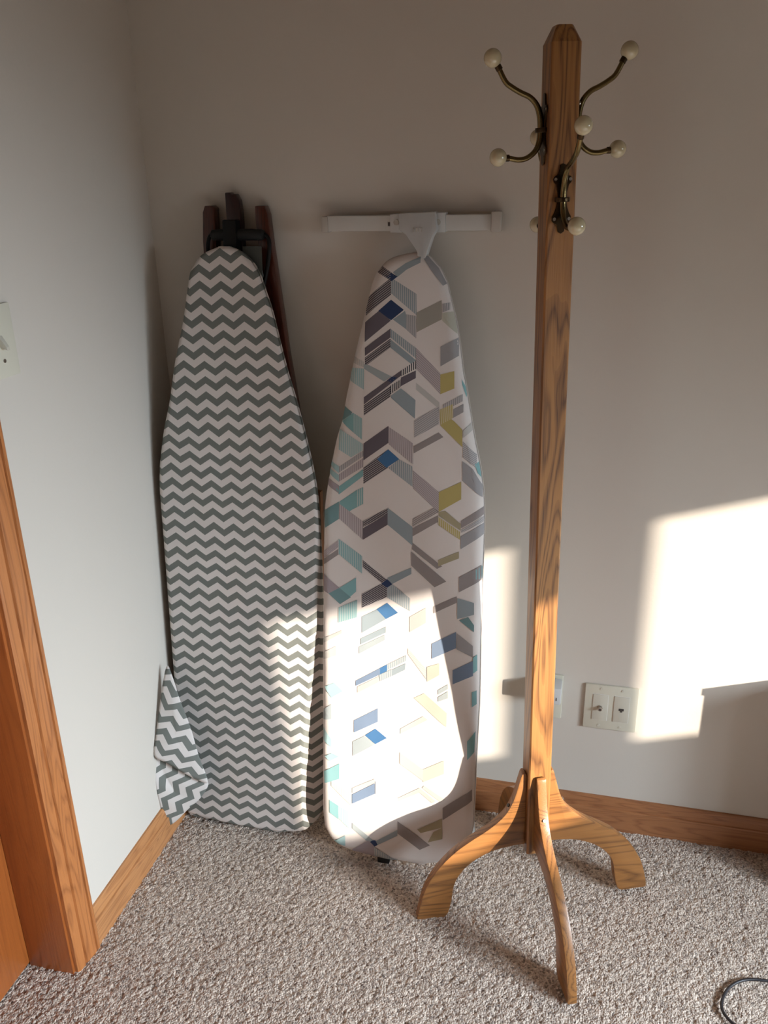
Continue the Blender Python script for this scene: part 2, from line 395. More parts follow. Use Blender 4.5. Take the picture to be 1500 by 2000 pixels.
# jamb with its edge and stop
v, f = box(-0.098, 0.0, DY0-0.019, DY0, -0.01, DZ)
struct(link('trim_4', v, f, 'oak_jamb', bevel=0.0018))
v, f = box(-0.098, 0.0, DY1, DY1+0.019, -0.01, DZ); struct(link('trim_5', v, f, 'oak_jamb', bevel=0.0018))
v, f = box(-0.098, 0.0, DY1+0.0192, DY0-0.0192, DZ-0.019, DZ); struct(link('trim_6', v, f, 'oak_jamb', bevel=0.0018))
door = struct(link('door_1', *box(-0.134, -0.0985, DY1+0.004, DY0-0.004, 0.004, DZ-0.004), 'oak_jamb', bevel=0.0015))
v, f = tube([(-0.0985, -1.39, 0.94), (-0.088, -1.39, 0.94)], 0.03, 20); kb = link('door_knob', *tube([(-0.0985, -1.39, 0.94), (-0.09, -1.39, 0.94), (-0.088, -1.39, 0.94), (-0.065, -1.39, 0.94), (-0.058, -1.39, 0.94), (-0.04, -1.39, 0.94), (-0.028, -1.39, 0.94), (-0.024, -1.39, 0.94)], [.03, .03, .010, .010, .02, .027, .02, .006], 20), 'steel', smooth=True)
kb.parent = door

# windows in the right wall (outside the photo, they let the sun in)
for k, (a, b) in enumerate(WIN):
    z0, z1 = WZ; t = 0.0
    cw = 0.055; x0, x1 = XR-0.016, XR-0.0002
    o_ = [(a-cw, z0-cw), (b+cw, z0-cw), (b+cw, z1+cw), (a-cw, z1+cw)]; i_ = [(a, z0), (b, z0), (b, z1), (a, z1)]
    v = [(x, p[0], p[1]) for x in (x0, x1) for p in o_+i_]
    f = []
    for q in range(4):
        n_ = (q+1) % 4; f += [(q, n_, 4+n_, 4+q), (8+q, 12+q, 12+n_, 8+n_), (q, 8+q, 8+n_, n_), (4+q, 4+n_, 12+n_, 12+q)]
    struct(fixn(link('window_%d' % (k+1), v, f, 'oak_cz')))

PAT_DATA = '''{"B1_frame":[[0.0,-0.205,0.0],[0.0,0.086145,0.996283],[0.0,-0.996283,0.086145]],"B2_frame":[[0.0,-0.245,0.0],[0.0,0.127733,0.991809],[0.0,-0.991809,0.127733]],"B1_L":[[0.1889,1.3338],[0.1803,1.3329],[0.1626,1.3272],[0.1424,1.3166],[0.1194,1.2856],[0.1114,1.2512],[0.0981,1.1901],[0.0769,1.1191],[0.0705,1.0949],[0.0545,1.0234],[0.0369,0.9652],[0.0212,0.89],[0.0138,0.8442],[0.01,0.7677],[0.0109,0.6729],[0.0039,0.5067],[0.0011,0.4074],[-0.0037,0.2791],[-0.0079,0.1403],[0.0003,0.0343],[0.0302,0.0149],[0.0555,0.0093],[0.1621,0.0054],[0.2315,0.0067]],"B1_R":[[0.2007,1.3343],[0.2121,1.3331],[0.2343,1.3234],[0.2532,1.3044],[0.2663,1.2816],[0.2763,1.2509],[0.289,1.2145],[0.3037,1.1495],[0.3159,1.0986],[0.3344,1.0352],[0.3471,0.9859],[0.3628,0.9166],[0.3734,0.8536],[0.3777,0.7956],[0.3792,0.7055],[0.3784,0.6126],[0.3777,0.4679],[0.3742,0.2979],[0.3702,0.1019],[0.3657,0.0679],[0.3514,0.0429],[0.3308,0.0236],[0.3,0.0137],[0.2639,0.0084]],"B1_C":[[0.3658,0.7645],[0.3667,0.7044],[0.3619,0.5465],[0.3603,0.5306],[0.3533,0.4313],[0.3391,0.3445],[0.3307,0.2573],[0.321,0.1292],[0.3208,0.0738],[0.3271,0.0286]],"B2_L":[[0.5747,1.3295],[0.5666,1.3281],[0.5435,1.3254],[0.52,1.3171],[0.4974,1.2961],[0.4866,1.2685],[0.4778,1.2296],[0.4688,1.195],[0.4547,1.1392],[0.4454,1.0945],[0.4349,1.0459],[0.4296,1.008],[0.4189,0.9797],[0.4091,0.9365],[0.4013,0.8959],[0.3946,0.8592],[0.3899,0.8221],[0.3884,0.7595],[0.3868,0.6777],[0.3845,0.5202],[0.3836,0.3767],[0.3818,0.1171],[0.3864,0.0729],[0.4009,0.0448],[0.4276,0.0257],[0.4689,0.016],[0.5097,0.0157],[0.5643,0.0141]],"B2_R":[[0.5805,1.3295],[0.5883,1.3272],[0.6001,1.3218],[0.6219,1.299],[0.6342,1.2738],[0.6397,1.251],[0.6538,1.2027],[0.6615,1.1623],[0.6697,1.1087],[0.679,1.0694],[0.6886,1.0208],[0.6971,0.98],[0.7065,0.942],[0.7134,0.9101],[0.7194,0.8689],[0.7228,0.8107],[0.723,0.757],[0.7231,0.7035],[0.7258,0.5335],[0.7281,0.4233],[0.727,0.3404],[0.7267,0.28],[0.7268,0.2063],[0.7264,0.1285],[0.7191,0.0851],[0.6977,0.0488],[0.6584,0.0282],[0.617,0.0163]],"PAT":[["dark_d",[[0.4776,1.2438],[0.5284,1.2826],[0.5288,1.2518],[0.4779,1.2114]]],["slate_v",[[0.5284,1.2826],[0.5781,1.2535],[0.579,1.2141],[0.5288,1.254]]],["slate",[[0.5316,1.2925],[0.5559,1.3089],[0.5843,1.321],[0.5846,1.31],[0.5583,1.2974],[0.5407,1.2837]]],["gray",[[0.5865,1.3224],[0.5964,1.3224],[0.6177,1.3008],[0.6338,1.2729],[0.6274,1.2686],[0.6059,1.2945]]],["dark_d",[[0.5101,1.3035],[0.5407,1.2847],[0.5296,1.2762],[0.5,1.2929]]],["navy",[[0.5182,1.2857],[0.5282,1.291],[0.5407,1.2845],[0.5296,1.2762]]],["charcoal",[[0.4775,1.1994],[0.5087,1.2242],[0.5288,1.2036],[0.4777,1.1622]]],["navy",[[0.5042,1.2215],[0.5289,1.2423],[0.5541,1.224],[0.5295,1.2043]]],["slate",[[0.5329,1.2058],[0.5563,1.2223],[0.5588,1.2138],[0.5592,1.188]]],["gray_v",[[0.5587,1.216],[0.5779,1.2131],[0.5788,1.1711],[0.5592,1.1875]]],["charcoal",[[0.4778,1.1511],[0.5286,1.1891],[0.5288,1.1721],[0.4779,1.1356]]],["slate_v",[[0.5286,1.1884],[0.5787,1.1537],[0.5791,1.1341],[0.5288,1.1721]]],["dark_d",[[0.4779,1.1323],[0.5288,1.1699],[0.5291,1.1535],[0.478,1.1156]]],["slate",[[0.5288,1.1689],[0.5792,1.1308],[0.5795,1.1165],[0.5291,1.1529]]],["lslate",[[0.4866,1.1181],[0.5321,1.0983],[0.5172,1.0878],[0.4762,1.1111],[0.4761,1.12]]],["charcoal",[[0.4765,1.0558],[0.5299,1.0949],[0.5504,1.1101],[0.5506,1.1001],[0.4766,1.0414]]],["navy",[[0.523,1.0902],[0.5322,1.0977],[0.5437,1.0976],[0.5323,1.0861]]],["black_v",[[0.5504,1.1101],[0.5792,1.1297],[0.5796,1.1143],[0.5506,1.099]]],["charcoal",[[0.5506,1.0967],[0.5796,1.111],[0.5799,1.0966],[0.5509,1.08]]],["black_v",[[0.5301,1.0804],[0.5507,1.0934],[0.5509,1.0789],[0.5303,1.0635]]],["dark_d",[[0.4766,1.0398],[0.5301,1.0793],[0.5304,1.059],[0.4767,1.0192]]],["slate",[[0.5315,1.0613],[0.551,1.076],[0.5802,1.0543],[0.5798,1.0181],[0.5316,1.0568]]],["warm",[[0.5788,1.2195],[0.626,1.2428],[0.627,1.2075],[0.5796,1.183]]],["gray_v",[[0.6273,1.2361],[0.6415,1.2388],[0.6419,1.2258],[0.6277,1.2203]]],["paleyellow",[[0.6278,1.2192],[0.6551,1.2239],[0.6565,1.1814],[0.6282,1.2054]]],["gray",[[0.6262,1.1571],[0.66,1.1751],[0.6612,1.1407],[0.6273,1.1202]]],["mauve_d",[[0.5792,1.1537],[0.6272,1.107],[0.6284,1.0673],[0.58,1.1143]]],["yellow",[[0.6273,1.1048],[0.6544,1.1123],[0.6554,1.0794],[0.6284,1.0673]]],["pale",[[0.5806,1.0878],[0.627,1.0517],[0.6274,1.0383],[0.5809,1.0744]]],["gray_v",[[0.6339,1.0475],[0.6714,1.069],[0.6719,1.0557],[0.6343,1.0341]]],["gray",[[0.6456,1.0346],[0.6739,1.0503],[0.6744,1.0358],[0.655,1.0238]]],["lteal_v",[[0.4468,1.1124],[0.4762,1.1111],[0.4764,1.0705],[0.4468,1.0876]]],["pale_v",[[0.4538,1.135],[0.4761,1.1245],[0.4762,1.1133],[0.4538,1.1216]]],["teal",[[0.6682,1.0974],[0.679,1.0759],[0.6783,1.0626],[0.6697,1.0865]]],["dteal",[[0.4361,1.0362],[0.4529,1.0254],[0.4505,1.0207],[0.4289,1.0058]]],["teal",[[0.4301,1.0054],[0.4548,1.0243],[0.4549,0.985]]],["teal_v",[[0.4548,1.0243],[0.4732,1.0136],[0.4734,0.9707],[0.4549,0.985]]],["lteal_v",[[0.4241,0.9916],[0.4747,0.9626],[0.4748,0.9497],[0.4507,0.9343],[0.424,0.9493]]],["charcoal",[[0.4764,0.9639],[0.527,1.0016],[0.5274,0.9677],[0.4766,0.9298]]],["mauve_v",[[0.527,1.0],[0.5773,0.9692],[0.5782,0.9275],[0.5275,0.9654]]],["dark_d",[[0.4766,0.9156],[0.5271,0.9549],[0.5276,0.9175],[0.4769,0.8811]]],["blue",[[0.5048,0.9338],[0.5271,0.9549],[0.5498,0.9364],[0.5241,0.9173]]],["slate_v",[[0.5276,0.9175],[0.5498,0.9364],[0.5771,0.9228],[0.578,0.8817]]],["gray_v",[[0.4252,0.9138],[0.476,0.9498],[0.476,0.9381],[0.4251,0.9013]]],["mauve_v",[[0.4251,0.8982],[0.476,0.9345],[0.4762,0.9168],[0.4251,0.8826]]],["teal",[[0.4177,0.8664],[0.4251,0.8729],[0.4762,0.9121],[0.4763,0.8978],[0.4251,0.856]]],["lteal",[[0.4056,0.9246],[0.4252,0.915],[0.4251,0.9006],[0.4055,0.915]]],["lteal",[[0.4031,0.9089],[0.4251,0.897],[0.4251,0.8821],[0.403,0.8981]]],["mauve",[[0.4005,0.8883],[0.4251,0.8749],[0.4251,0.8579],[0.4004,0.8738]]],["teal",[[0.4263,0.8415],[0.4631,0.8682],[0.4632,0.8319],[0.4534,0.8263],[0.4262,0.8072]]],["teal_v",[[0.4631,0.8682],[0.4764,0.8751],[0.4766,0.8401],[0.4632,0.8319]]],["dteal",[[0.3914,0.8194],[0.4251,0.8414],[0.425,0.8046],[0.3937,0.7824]]],["mauve_v",[[0.4263,0.8366],[0.4756,0.8035],[0.4758,0.7641],[0.4262,0.8047]]],["dark_d",[[0.4761,0.8036],[0.5292,0.8361],[0.5294,0.8241],[0.4762,0.7913]]],["charcoal",[[0.4762,0.7888],[0.5277,0.8232],[0.528,0.8002],[0.4763,0.7642]]],["slate",[[0.5275,0.8353],[0.5797,0.7993],[0.5805,0.7604],[0.528,0.8002]]],["mauve_d",[[0.3896,0.732],[0.4249,0.76],[0.4249,0.745],[0.3895,0.7155]]],["taupe",[[0.3895,0.7142],[0.4249,0.7412],[0.4249,0.7287],[0.3894,0.7015]]],["teal_v",[[0.4237,0.7624],[0.4748,0.7292],[0.475,0.6915],[0.4236,0.7298]]],["gray_d",[[0.5787,1.015],[0.6261,1.0441],[0.6271,1.0093],[0.5794,0.9808]]],["taupe",[[0.5786,0.9635],[0.6275,0.9935],[0.6369,0.9849],[0.5789,0.9496]]],["yellow",[[0.6297,1.0353],[0.6462,1.0159],[0.6575,1.0164],[0.6738,1.0014],[0.675,0.9675],[0.6305,1.0072]]],["yellow_v",[[0.6274,1.0375],[0.6541,1.0498],[0.655,1.023],[0.6305,1.0084]]],["gray",[[0.6547,1.0319],[0.6732,1.0494],[0.6744,1.035],[0.655,1.023]]],["pale",[[0.675,0.9992],[0.6913,1.0157],[0.693,1.0001],[0.6766,0.9857]]],["gray_d",[[0.6757,0.9789],[0.7026,0.9531],[0.7036,0.928],[0.6768,0.9471]]],["gray",[[0.6759,0.9401],[0.6969,0.9253],[0.7164,0.8919],[0.7173,0.8687],[0.6773,0.901]]],["mauve_d",[[0.5784,0.9159],[0.6309,0.8746],[0.632,0.8344],[0.5792,0.8794]]],["yellow",[[0.6309,0.8746],[0.6751,0.8985],[0.6763,0.8636],[0.632,0.8344]]],["teal",[[0.7,0.9347],[0.7088,0.9397],[0.7147,0.9057],[0.7063,0.9167]]],["taupe_d",[[0.5793,0.8162],[0.6212,0.842],[0.632,0.8344],[0.5797,0.7993]]],["taupe",[[0.5797,0.7969],[0.631,0.8272],[0.6314,0.8141],[0.5801,0.7799]]],["olive",[[0.632,0.8344],[0.6447,0.8378],[0.6769,0.814],[0.6774,0.7997],[0.6322,0.8273]]],["yellow_v",[[0.6311,0.8248],[0.6763,0.7972],[0.6769,0.7805],[0.6316,0.8081]]],["taupe",[[0.6778,0.82],[0.7203,0.8503],[0.721,0.8339],[0.6784,0.8046]]],["gray_d",[[0.6785,0.8017],[0.7211,0.8315],[0.7216,0.8198],[0.6787,0.795]]],["gray",[[0.6778,0.7878],[0.7217,0.8174],[0.7227,0.7937],[0.6787,0.7613]]],["taupe",[[0.5804,0.7665],[0.6423,0.7216],[0.6318,0.7157],[0.5794,0.753]]],["olive",[[0.6336,0.7343],[0.6754,0.7562],[0.6759,0.7417],[0.634,0.7209]]],["taupe",[[0.5779,0.7479],[0.6515,0.6904],[0.6281,0.6762],[0.5785,0.7184]]],["dark_d",[[0.4766,0.721],[0.5395,0.6739],[0.5286,0.6653],[0.4767,0.7059]]],["slate",[[0.5283,0.6867],[0.579,0.7138],[0.5793,0.7002],[0.5383,0.6738]]],["dark_d",[[0.4753,0.6474],[0.5161,0.6729],[0.5286,0.6653],[0.5288,0.645],[0.4754,0.6165]]],["navy",[[0.5161,0.6729],[0.5283,0.6842],[0.5395,0.6739],[0.5286,0.6653]]],["slate_v",[[0.5286,0.6653],[0.5395,0.6739],[0.5779,0.6473],[0.5785,0.6195],[0.5288,0.6437]]],["slate",[[0.4755,0.5971],[0.508,0.616],[0.527,0.5961],[0.4758,0.5606]]],["blue",[[0.5068,0.6159],[0.529,0.6323],[0.5528,0.613],[0.527,0.5961]]],["slate",[[0.4725,0.5471],[0.5272,0.5793],[0.5274,0.5663],[0.4726,0.5339]]],["lslate",[[0.4696,0.5283],[0.5249,0.5608],[0.5251,0.5491],[0.4696,0.5124]]],["slateblue",[[0.4622,0.4484],[0.5157,0.4846],[0.5159,0.4699],[0.4622,0.4362]]],["blue",[[0.5157,0.4846],[0.5308,0.4944],[0.531,0.4798],[0.5159,0.4699]]],["slate_v",[[0.5308,0.4944],[0.5718,0.5204],[0.5708,0.5072],[0.531,0.4812]]],["slate_v",[[0.5134,0.4683],[0.541,0.4851],[0.5413,0.4691],[0.5161,0.4539]]],["slate",[[0.541,0.4837],[0.5709,0.5019],[0.5699,0.4873],[0.5413,0.4691]]],["pale",[[0.4661,0.4353],[0.5134,0.4656],[0.5135,0.4522],[0.4662,0.4204]]],["slateblue",[[0.4586,0.3546],[0.5116,0.3895],[0.512,0.358],[0.4587,0.3253]]],["teal",[[0.4261,0.6554],[0.4626,0.6819],[0.4627,0.6513],[0.4489,0.6371]]],["mauve",[[0.3893,0.6827],[0.4261,0.6554],[0.4018,0.6402],[0.389,0.6441]]],["dteal",[[0.4018,0.6402],[0.4261,0.6554],[0.4514,0.6373],[0.4273,0.6194]]],["teal_v",[[0.4235,0.6112],[0.4653,0.6335],[0.4654,0.5948],[0.4234,0.5772]]],["pale",[[0.3883,0.5363],[0.4311,0.561],[0.4311,0.5544],[0.3883,0.5256]]],["pale",[[0.3881,0.5042],[0.4181,0.5237],[0.4181,0.5023],[0.388,0.488]]],["lteal",[[0.3916,0.4258],[0.414,0.4382],[0.4336,0.4202],[0.4073,0.4017]]],["lslate",[[0.3873,0.3698],[0.4073,0.3864],[0.4071,0.3502],[0.3871,0.3446]]],["taupe",[[0.6268,0.6346],[0.6739,0.6606],[0.6743,0.6469],[0.6272,0.6194]]],["slate",[[0.6752,0.657],[0.7097,0.6505],[0.7107,0.6256],[0.6767,0.612]]],["slateblue",[[0.6253,0.5527],[0.6753,0.5839],[0.6764,0.5483],[0.6262,0.519]]],["slateblue",[[0.6708,0.4984],[0.7122,0.5241],[0.7135,0.4906],[0.6718,0.467]]],["gray",[[0.6765,0.5815],[0.7109,0.5574],[0.7119,0.5318],[0.6777,0.5458]]],["dteal",[[0.6804,0.6099],[0.6991,0.6194],[0.7116,0.6031],[0.7121,0.588]]],["taupe",[[0.6772,0.7018],[0.7206,0.7302],[0.7219,0.6986],[0.6783,0.6698]]],["teal",[[0.7049,0.7166],[0.7219,0.7279],[0.723,0.7012],[0.7055,0.6995]]],["pale",[[0.5775,0.6066],[0.6112,0.6304],[0.612,0.5975],[0.5782,0.5732]]],["pale_d",[[0.5752,0.5365],[0.6157,0.4942],[0.6163,0.4705],[0.5754,0.5235]]],["paleyellow",[[0.6168,0.4996],[0.6424,0.5105],[0.6431,0.4844],[0.6177,0.4654]]],["lslate",[[0.6416,0.4499],[0.6621,0.4658],[0.6624,0.4553],[0.6419,0.4393]]],["lslate",[[0.6421,0.434],[0.6625,0.45],[0.663,0.4341],[0.6424,0.4234]]],["paleyellow",[[0.5899,0.4244],[0.6121,0.4381],[0.6616,0.3992],[0.6614,0.3668],[0.6512,0.3735]]],["teal",[[0.7119,0.5318],[0.72,0.5379],[0.7214,0.502],[0.7133,0.4958]]],["teal",[[0.7124,0.4538],[0.722,0.4577],[0.7232,0.4262],[0.7137,0.4196]]],["lslate",[[0.4561,0.3029],[0.4823,0.3208],[0.5073,0.3043],[0.4562,0.2675]]],["blue",[[0.4836,0.3224],[0.5069,0.341],[0.5325,0.3225],[0.5073,0.3043]]],["pale",[[0.4551,0.1883],[0.5068,0.2197],[0.5069,0.2097],[0.4551,0.1752]]],["slateblue",[[0.4551,0.1722],[0.5069,0.2083],[0.5072,0.1823],[0.4552,0.1488]]],["lblue_v",[[0.5082,0.2142],[0.5586,0.1793],[0.5591,0.1476],[0.5085,0.1825]]],["pale",[[0.5622,0.3489],[0.6109,0.3845],[0.6211,0.3778],[0.5624,0.3366]]],["paleyellow",[[0.6139,0.2594],[0.6588,0.2873],[0.6597,0.2554],[0.6146,0.2285]]],["pale",[[0.5619,0.2934],[0.6139,0.2594],[0.6145,0.2314],[0.5624,0.2654]]],["pale",[[0.5586,0.1793],[0.6073,0.2132],[0.6075,0.2018],[0.5587,0.1707]]],["pale",[[0.6073,0.2132],[0.6438,0.1879],[0.6363,0.1809],[0.6075,0.2018]]],["pale",[[0.6174,0.2205],[0.6641,0.1942],[0.6541,0.1868],[0.6124,0.214]]],["slate",[[0.5096,0.0622],[0.5598,0.1009],[0.5601,0.0862],[0.5151,0.0542]]],["navy",[[0.4935,0.0622],[0.5096,0.0652],[0.5151,0.0542],[0.5071,0.0482]]],["lslate",[[0.4553,0.1001],[0.5042,0.0642],[0.4935,0.0562],[0.4554,0.0852]]],["slate_v",[[0.5071,0.0482],[0.5611,0.0209],[0.5613,0.0089],[0.5074,0.0167]]],["taupe",[[0.5595,0.1229],[0.6339,0.0747],[0.6108,0.0586],[0.56,0.0921]]],["olive",[[0.6044,0.1089],[0.6591,0.1476],[0.6598,0.1246],[0.6124,0.1015]]],["taupe",[[0.6596,0.1735],[0.721,0.2262],[0.7221,0.1983],[0.6605,0.1435]]],["olive",[[0.6408,0.1096],[0.6598,0.1246],[0.6606,0.0957],[0.6286,0.081]]],["teal",[[0.4023,0.1502],[0.4227,0.1389],[0.4226,0.1033],[0.4022,0.1176]]],["lteal_v",[[0.4227,0.1389],[0.4471,0.1283],[0.4472,0.0838],[0.4227,0.1063]]],["lteal",[[0.4115,0.0442],[0.439,0.0643],[0.4391,0.0372],[0.4115,0.0381]]],["teal",[[0.3877,0.2181],[0.4256,0.2442],[0.4255,0.2067],[0.3902,0.1893]]],["lteal",[[0.3906,0.2561],[0.4027,0.2464],[0.4242,0.2612],[0.4068,0.2671]]],["pale_v",[[0.4066,0.1978],[0.4525,0.1762],[0.4525,0.144],[0.4065,0.1862]]],["lteal",[[0.387,0.3267],[0.4069,0.3013],[0.4069,0.2814],[0.3868,0.2955]]],["mauve",[[0.4555,0.0311],[0.4935,0.0622],[0.5071,0.0497],[0.5073,0.0197],[0.4555,0.0251]]],["teal",[[0.7069,0.3398],[0.7232,0.3638],[0.7226,0.3149],[0.7085,0.2963]]]],"FLAP1":[[0.0221,-0.2021,0.4309],[0.0381,-0.2072,0.4053],[0.0548,-0.2168,0.3555],[0.0768,-0.2248,0.2925],[0.0928,-0.2316,0.2226],[0.1099,-0.2344,0.1528],[0.0883,-0.2439,0.1623],[0.0581,-0.2551,0.1874],[0.0273,-0.2638,0.2146],[0.0021,-0.2696,0.2347],[0.0035,-0.2552,0.2749],[0.0095,-0.2295,0.3478]],"FLAP2":[[-0.0035,-0.2575,0.2218],[0.0144,-0.252,0.2121],[0.0457,-0.2432,0.1877],[0.0816,-0.2307,0.158],[0.1044,-0.223,0.1383],[0.0839,-0.2298,0.0986],[0.0554,-0.2424,0.0708],[0.0275,-0.2544,0.0409],[0.0104,-0.2623,0.0307],[0.0033,-0.2665,0.0421],[-0.0,-0.2712,0.0906],[-0.0011,-0.2764,0.1622]],"cable":[[1.317,-0.368,0.006],[1.286,-0.372,0.006],[1.26,-0.384,0.006],[1.239,-0.406,0.006],[1.226,-0.436,0.006],[1.227,-0.457,0.006],[1.239,-0.474,0.006],[1.256,-0.485,0.006]]}'''
import json
D = json.loads(PAT_DATA)

# ------------------------------------------------------------ ironing boards
def frame_matrix(fr, loc=None):
    O, V, Nn = [Vector(a) for a in fr]; U = Vector((1, 0, 0))
    m = Matrix((U, V, Nn)).transposed().to_4x4(); m.translation = O if loc is None else loc
    return m
class Pad:
    def __init__(s, Lp, Rp, r, crease=None, umin=None, umax=None, wr=0.0, seed=0.0):
        s.r, s.wr, s.seed = r, wr, seed
        Lp = sorted(Lp, key=lambda p: p[1]); Rp = sorted(Rp, key=lambda p: p[1])
        if umin is not None: Lp = [(max(u, umin), v) for u, v in Lp]
        s.lv = np.array([p[1] for p in Lp]); s.lu = np.array([p[0] for p in Lp])
        s.rv = np.array([p[1] for p in Rp]); s.ru = np.array([p[0] for p in Rp])
        s.v0 = min(s.lv[0], s.rv[0]); s.v1 = max(s.lv[-1], s.rv[-1])
        # dense smoothed edges
        vv = np.linspace(s.v0, s.v1, 1400); s.vv = vv
        Lu = np.interp(vv, s.lv, s.lu); Ru = np.interp(vv, s.rv, s.ru)
        k = np.ones(33)/33
        mid = (vv > s.v0+0.12) & (vv < s.v1-0.12)
        Ls = np.convolve(np.pad(Lu, 16, 'edge'), k, 'valid'); Rs = np.convolve(np.pad(Ru, 16, 'edge'), k, 'valid')
        k2 = np.ones(9)/9
        L2 = np.convolve(np.pad(Lu, 4, 'edge'), k2, 'valid'); R2 = np.convolve(np.pad(Ru, 4, 'edge'), k2, 'valid')
        s.L = np.where(mid, Ls, L2); s.R = np.where(mid, Rs, R2)
        s.crease = crease
        if crease: s.cv = np.array([p[1] for p in sorted(crease, key=lambda p: p[1])]); s.cu = np.array([p[0] for p in sorted(crease, key=lambda p: p[1])])
        s.poly = np.concatenate([np.stack([s.L, vv], 1)[::6], np.stack([s.R, vv], 1)[::-6]])
    def LR(s, v): return float(np.interp(v, s.vv, s.L)), float(np.interp(v, s.vv, s.R))
    def dist(s, u, v):
        a = s.poly; b = np.roll(a, -1, 0); p = np.array([u, v]); d = b-a
        t = np.clip(((p-a)*d).sum(1)/np.maximum((d*d).sum(1), 1e-12), 0, 1)
        return float(np.sqrt((((a+d*t[:, None])-p)**2).sum(1)).min())
    def cz(s, v):
        if not s.crease or v > s.cv[-1]: return None
        return float(np.interp(v, s.cv, s.cu))
    def h(s, u, v):
        d = s.dist(u, v); w = 0.0
        if d < s.r:
            k = s.r-d; w -= (s.r-math.sqrt(max(s.r*s.r-k*k, 0.0)))*0.8
        c = s.cz(v)
        if c is not None and u > c: w -= 0.62*(u-c)*min(1, (s.cv[-1]-v)/0.15)
        if s.wr:
            n = noise.noise(Vector((u*14+s.seed, v*9, 3.1)))*s.wr
            edge = math.exp(-d/0.035)
            n += noise.noise(Vector((u*40+s.seed, v*26, 7.7)))*s.wr*0.7*edge
            w += n*min(1, d/0.01)
        return w
    def clamp(s, u, v):
        v = min(max(v, s.v0+0.0015), s.v1-0.0015); a, b = s.LR(v); e = 0.0006
        return min(max(u, a+e), max(b-e, a+e)), v
def build_pad(pad, name, mats, root, patt=None, depth=0.02):
    vs = [pad.v0+x for x in (0, .001, .0025, .0045, .007, .01, .014, .019, .025)]
    vs += list(np.linspace(pad.v0+0.032, pad.v1-0.032, 260)); vs += [pad.v1-x for x in (.025, .019, .014, .01, .007, .0045, .0025, .001, 0)]
    ss = [0, .006, .014, .024, .036, .052, .075]+list(np.linspace(0.1, 0.9, 56))+[.925, .948, .964, .976, .986, .994, 1]
    V, UV, Fc, mi = [], [], [], []
    nc = len(ss)
    rows = []
    for v in vs:
        a, b = pad.LR(v); c = pad.cz(v); row = []
        for t in ss:
            if c is not None and a < c < b:
                u = a+(c-a)*t/0.797 if t <= 0.797 else c+(b-c)*(t-0.797)/0.203
            else: u = a+(b-a)*t
            row.append(len(V)); V.append((u, v, pad.h(u, v))); UV.append((u, v))
        rows.append(row)
    for r0, r1 in zip(rows, rows[1:]):
        for k in range(nc-1): Fc.append((r0[k], r0[k+1], r1[k+1], r1[k])); mi.append(0)
    # skirt around the rim
    rim = [r[0] for r in rows]+rows[-1][1:]+[r[-1] for r in rows[::-1]][1:]+rows[0][::-1][1:-1]
    cu = sum(V[i][0] for i in rim)/len(rim); cvv = (pad.v0+pad.v1)/2
    prev = rim
    for dd, ins in ((0.005, -0.0006), (depth*0.6, 0.0), (depth, 0.004), (depth+0.001, 0.012)):
        cur = []
        for i in rim:
            u, v, _ = V[i]; zz = V[i][2]
            uu = u+(cu-u)*ins/0.17; v2 = v+(ins if v < cvv and abs(v-pad.v0) < .03 else (-ins if abs(v-pad.v1) < .03 else 0))
            cur.append(len(V)); V.append((uu, v2, max(zz, -0.02)-dd)); UV.append((u+(0.8*dd if u > cu else -0.8*dd), v))
        n = len(rim)
        for k in range(n): Fc.append((prev[k], cur[k], cur[(k+1) % n], prev[(k+1) % n])); mi.append(0)
        prev = cur
    mlist = [mats]
    if patt:
        midx = {}
        def sub(tri, n, off, m):
            A, B, Cc = [np.array(p) for p in tri]; idx = {}
            for i in range(n+1):
                for j in range(n+1-i):
                    p = A+(B-A)*i/n+(Cc-A)*j/n; u, v = pad.clamp(*p)
                    idx[i, j] = len(V); V.append((u, v, pad.h(u, v)+off+(0.0006 if pad.dist(u, v) < pad.r*0.8 else 0.0))); UV.append((u, v))
            def ok(*q):
                (x0, y0, _), (x1, y1, _), (x2, y2, _) = [V[k] for k in q]
                return abs((x1-x0)*(y2-y0)-(x2-x0)*(y1-y0)) > 2e-8
            for i in range(n):
                for j in range(n-i):
                    q = (idx[i, j], idx[i+1, j], idx[i, j+1])
                    if ok(*q): Fc.append(q); mi.append(m)
                    if i+j < n-1:
                        q = (idx[i+1, j], idx[i+1, j+1], idx[i, j+1])
                        if ok(*q): Fc.append(q); mi.append(m)
        for q, (key, pts) in enumerate(patt):
            if key not in midx: midx[key] = len(mlist); mlist.append(inkmat(key))
            size = max(math.dist(pts[0], p) for p in pts); n = max(3, int(size/0.006))
            for k in range(1, len(pts)-1): sub((pts[0], pts[k], pts[k+1]), n, 0.0003+0.000005*q, midx[key])
    me = bpy.data.meshes.new(name); me.from_pydata(V, [], Fc); me.update()
    ul = me.uv_layers.new(name='uv')
    for lp in me.loops: ul.data[lp.index].uv = UV[lp.vertex_index]
    for m in mlist: me.materials.append(M[m] if isinstance(m, str) else m)
    me.polygons.foreach_set('material_index', mi); me.polygons.foreach_set('use_smooth', [True]*len(Fc))
    o = bpy.data.objects.new(name, me); C.objects.link(o); o.parent = root
    # face the top surface outwards
    flip = [p.index for p in me.polygons if p.index < 10**9 and p.normal.z < -0.2 and p.center.z > -0.012]
    if flip:
        bm = bmesh.new(); bm.from_mesh(me); bm.faces.ensure_lookup_table()
        bmesh.ops.reverse_faces(bm, faces=[bm.faces[i] for i in flip]); bm.to_mesh(me); bm.free()
    return o
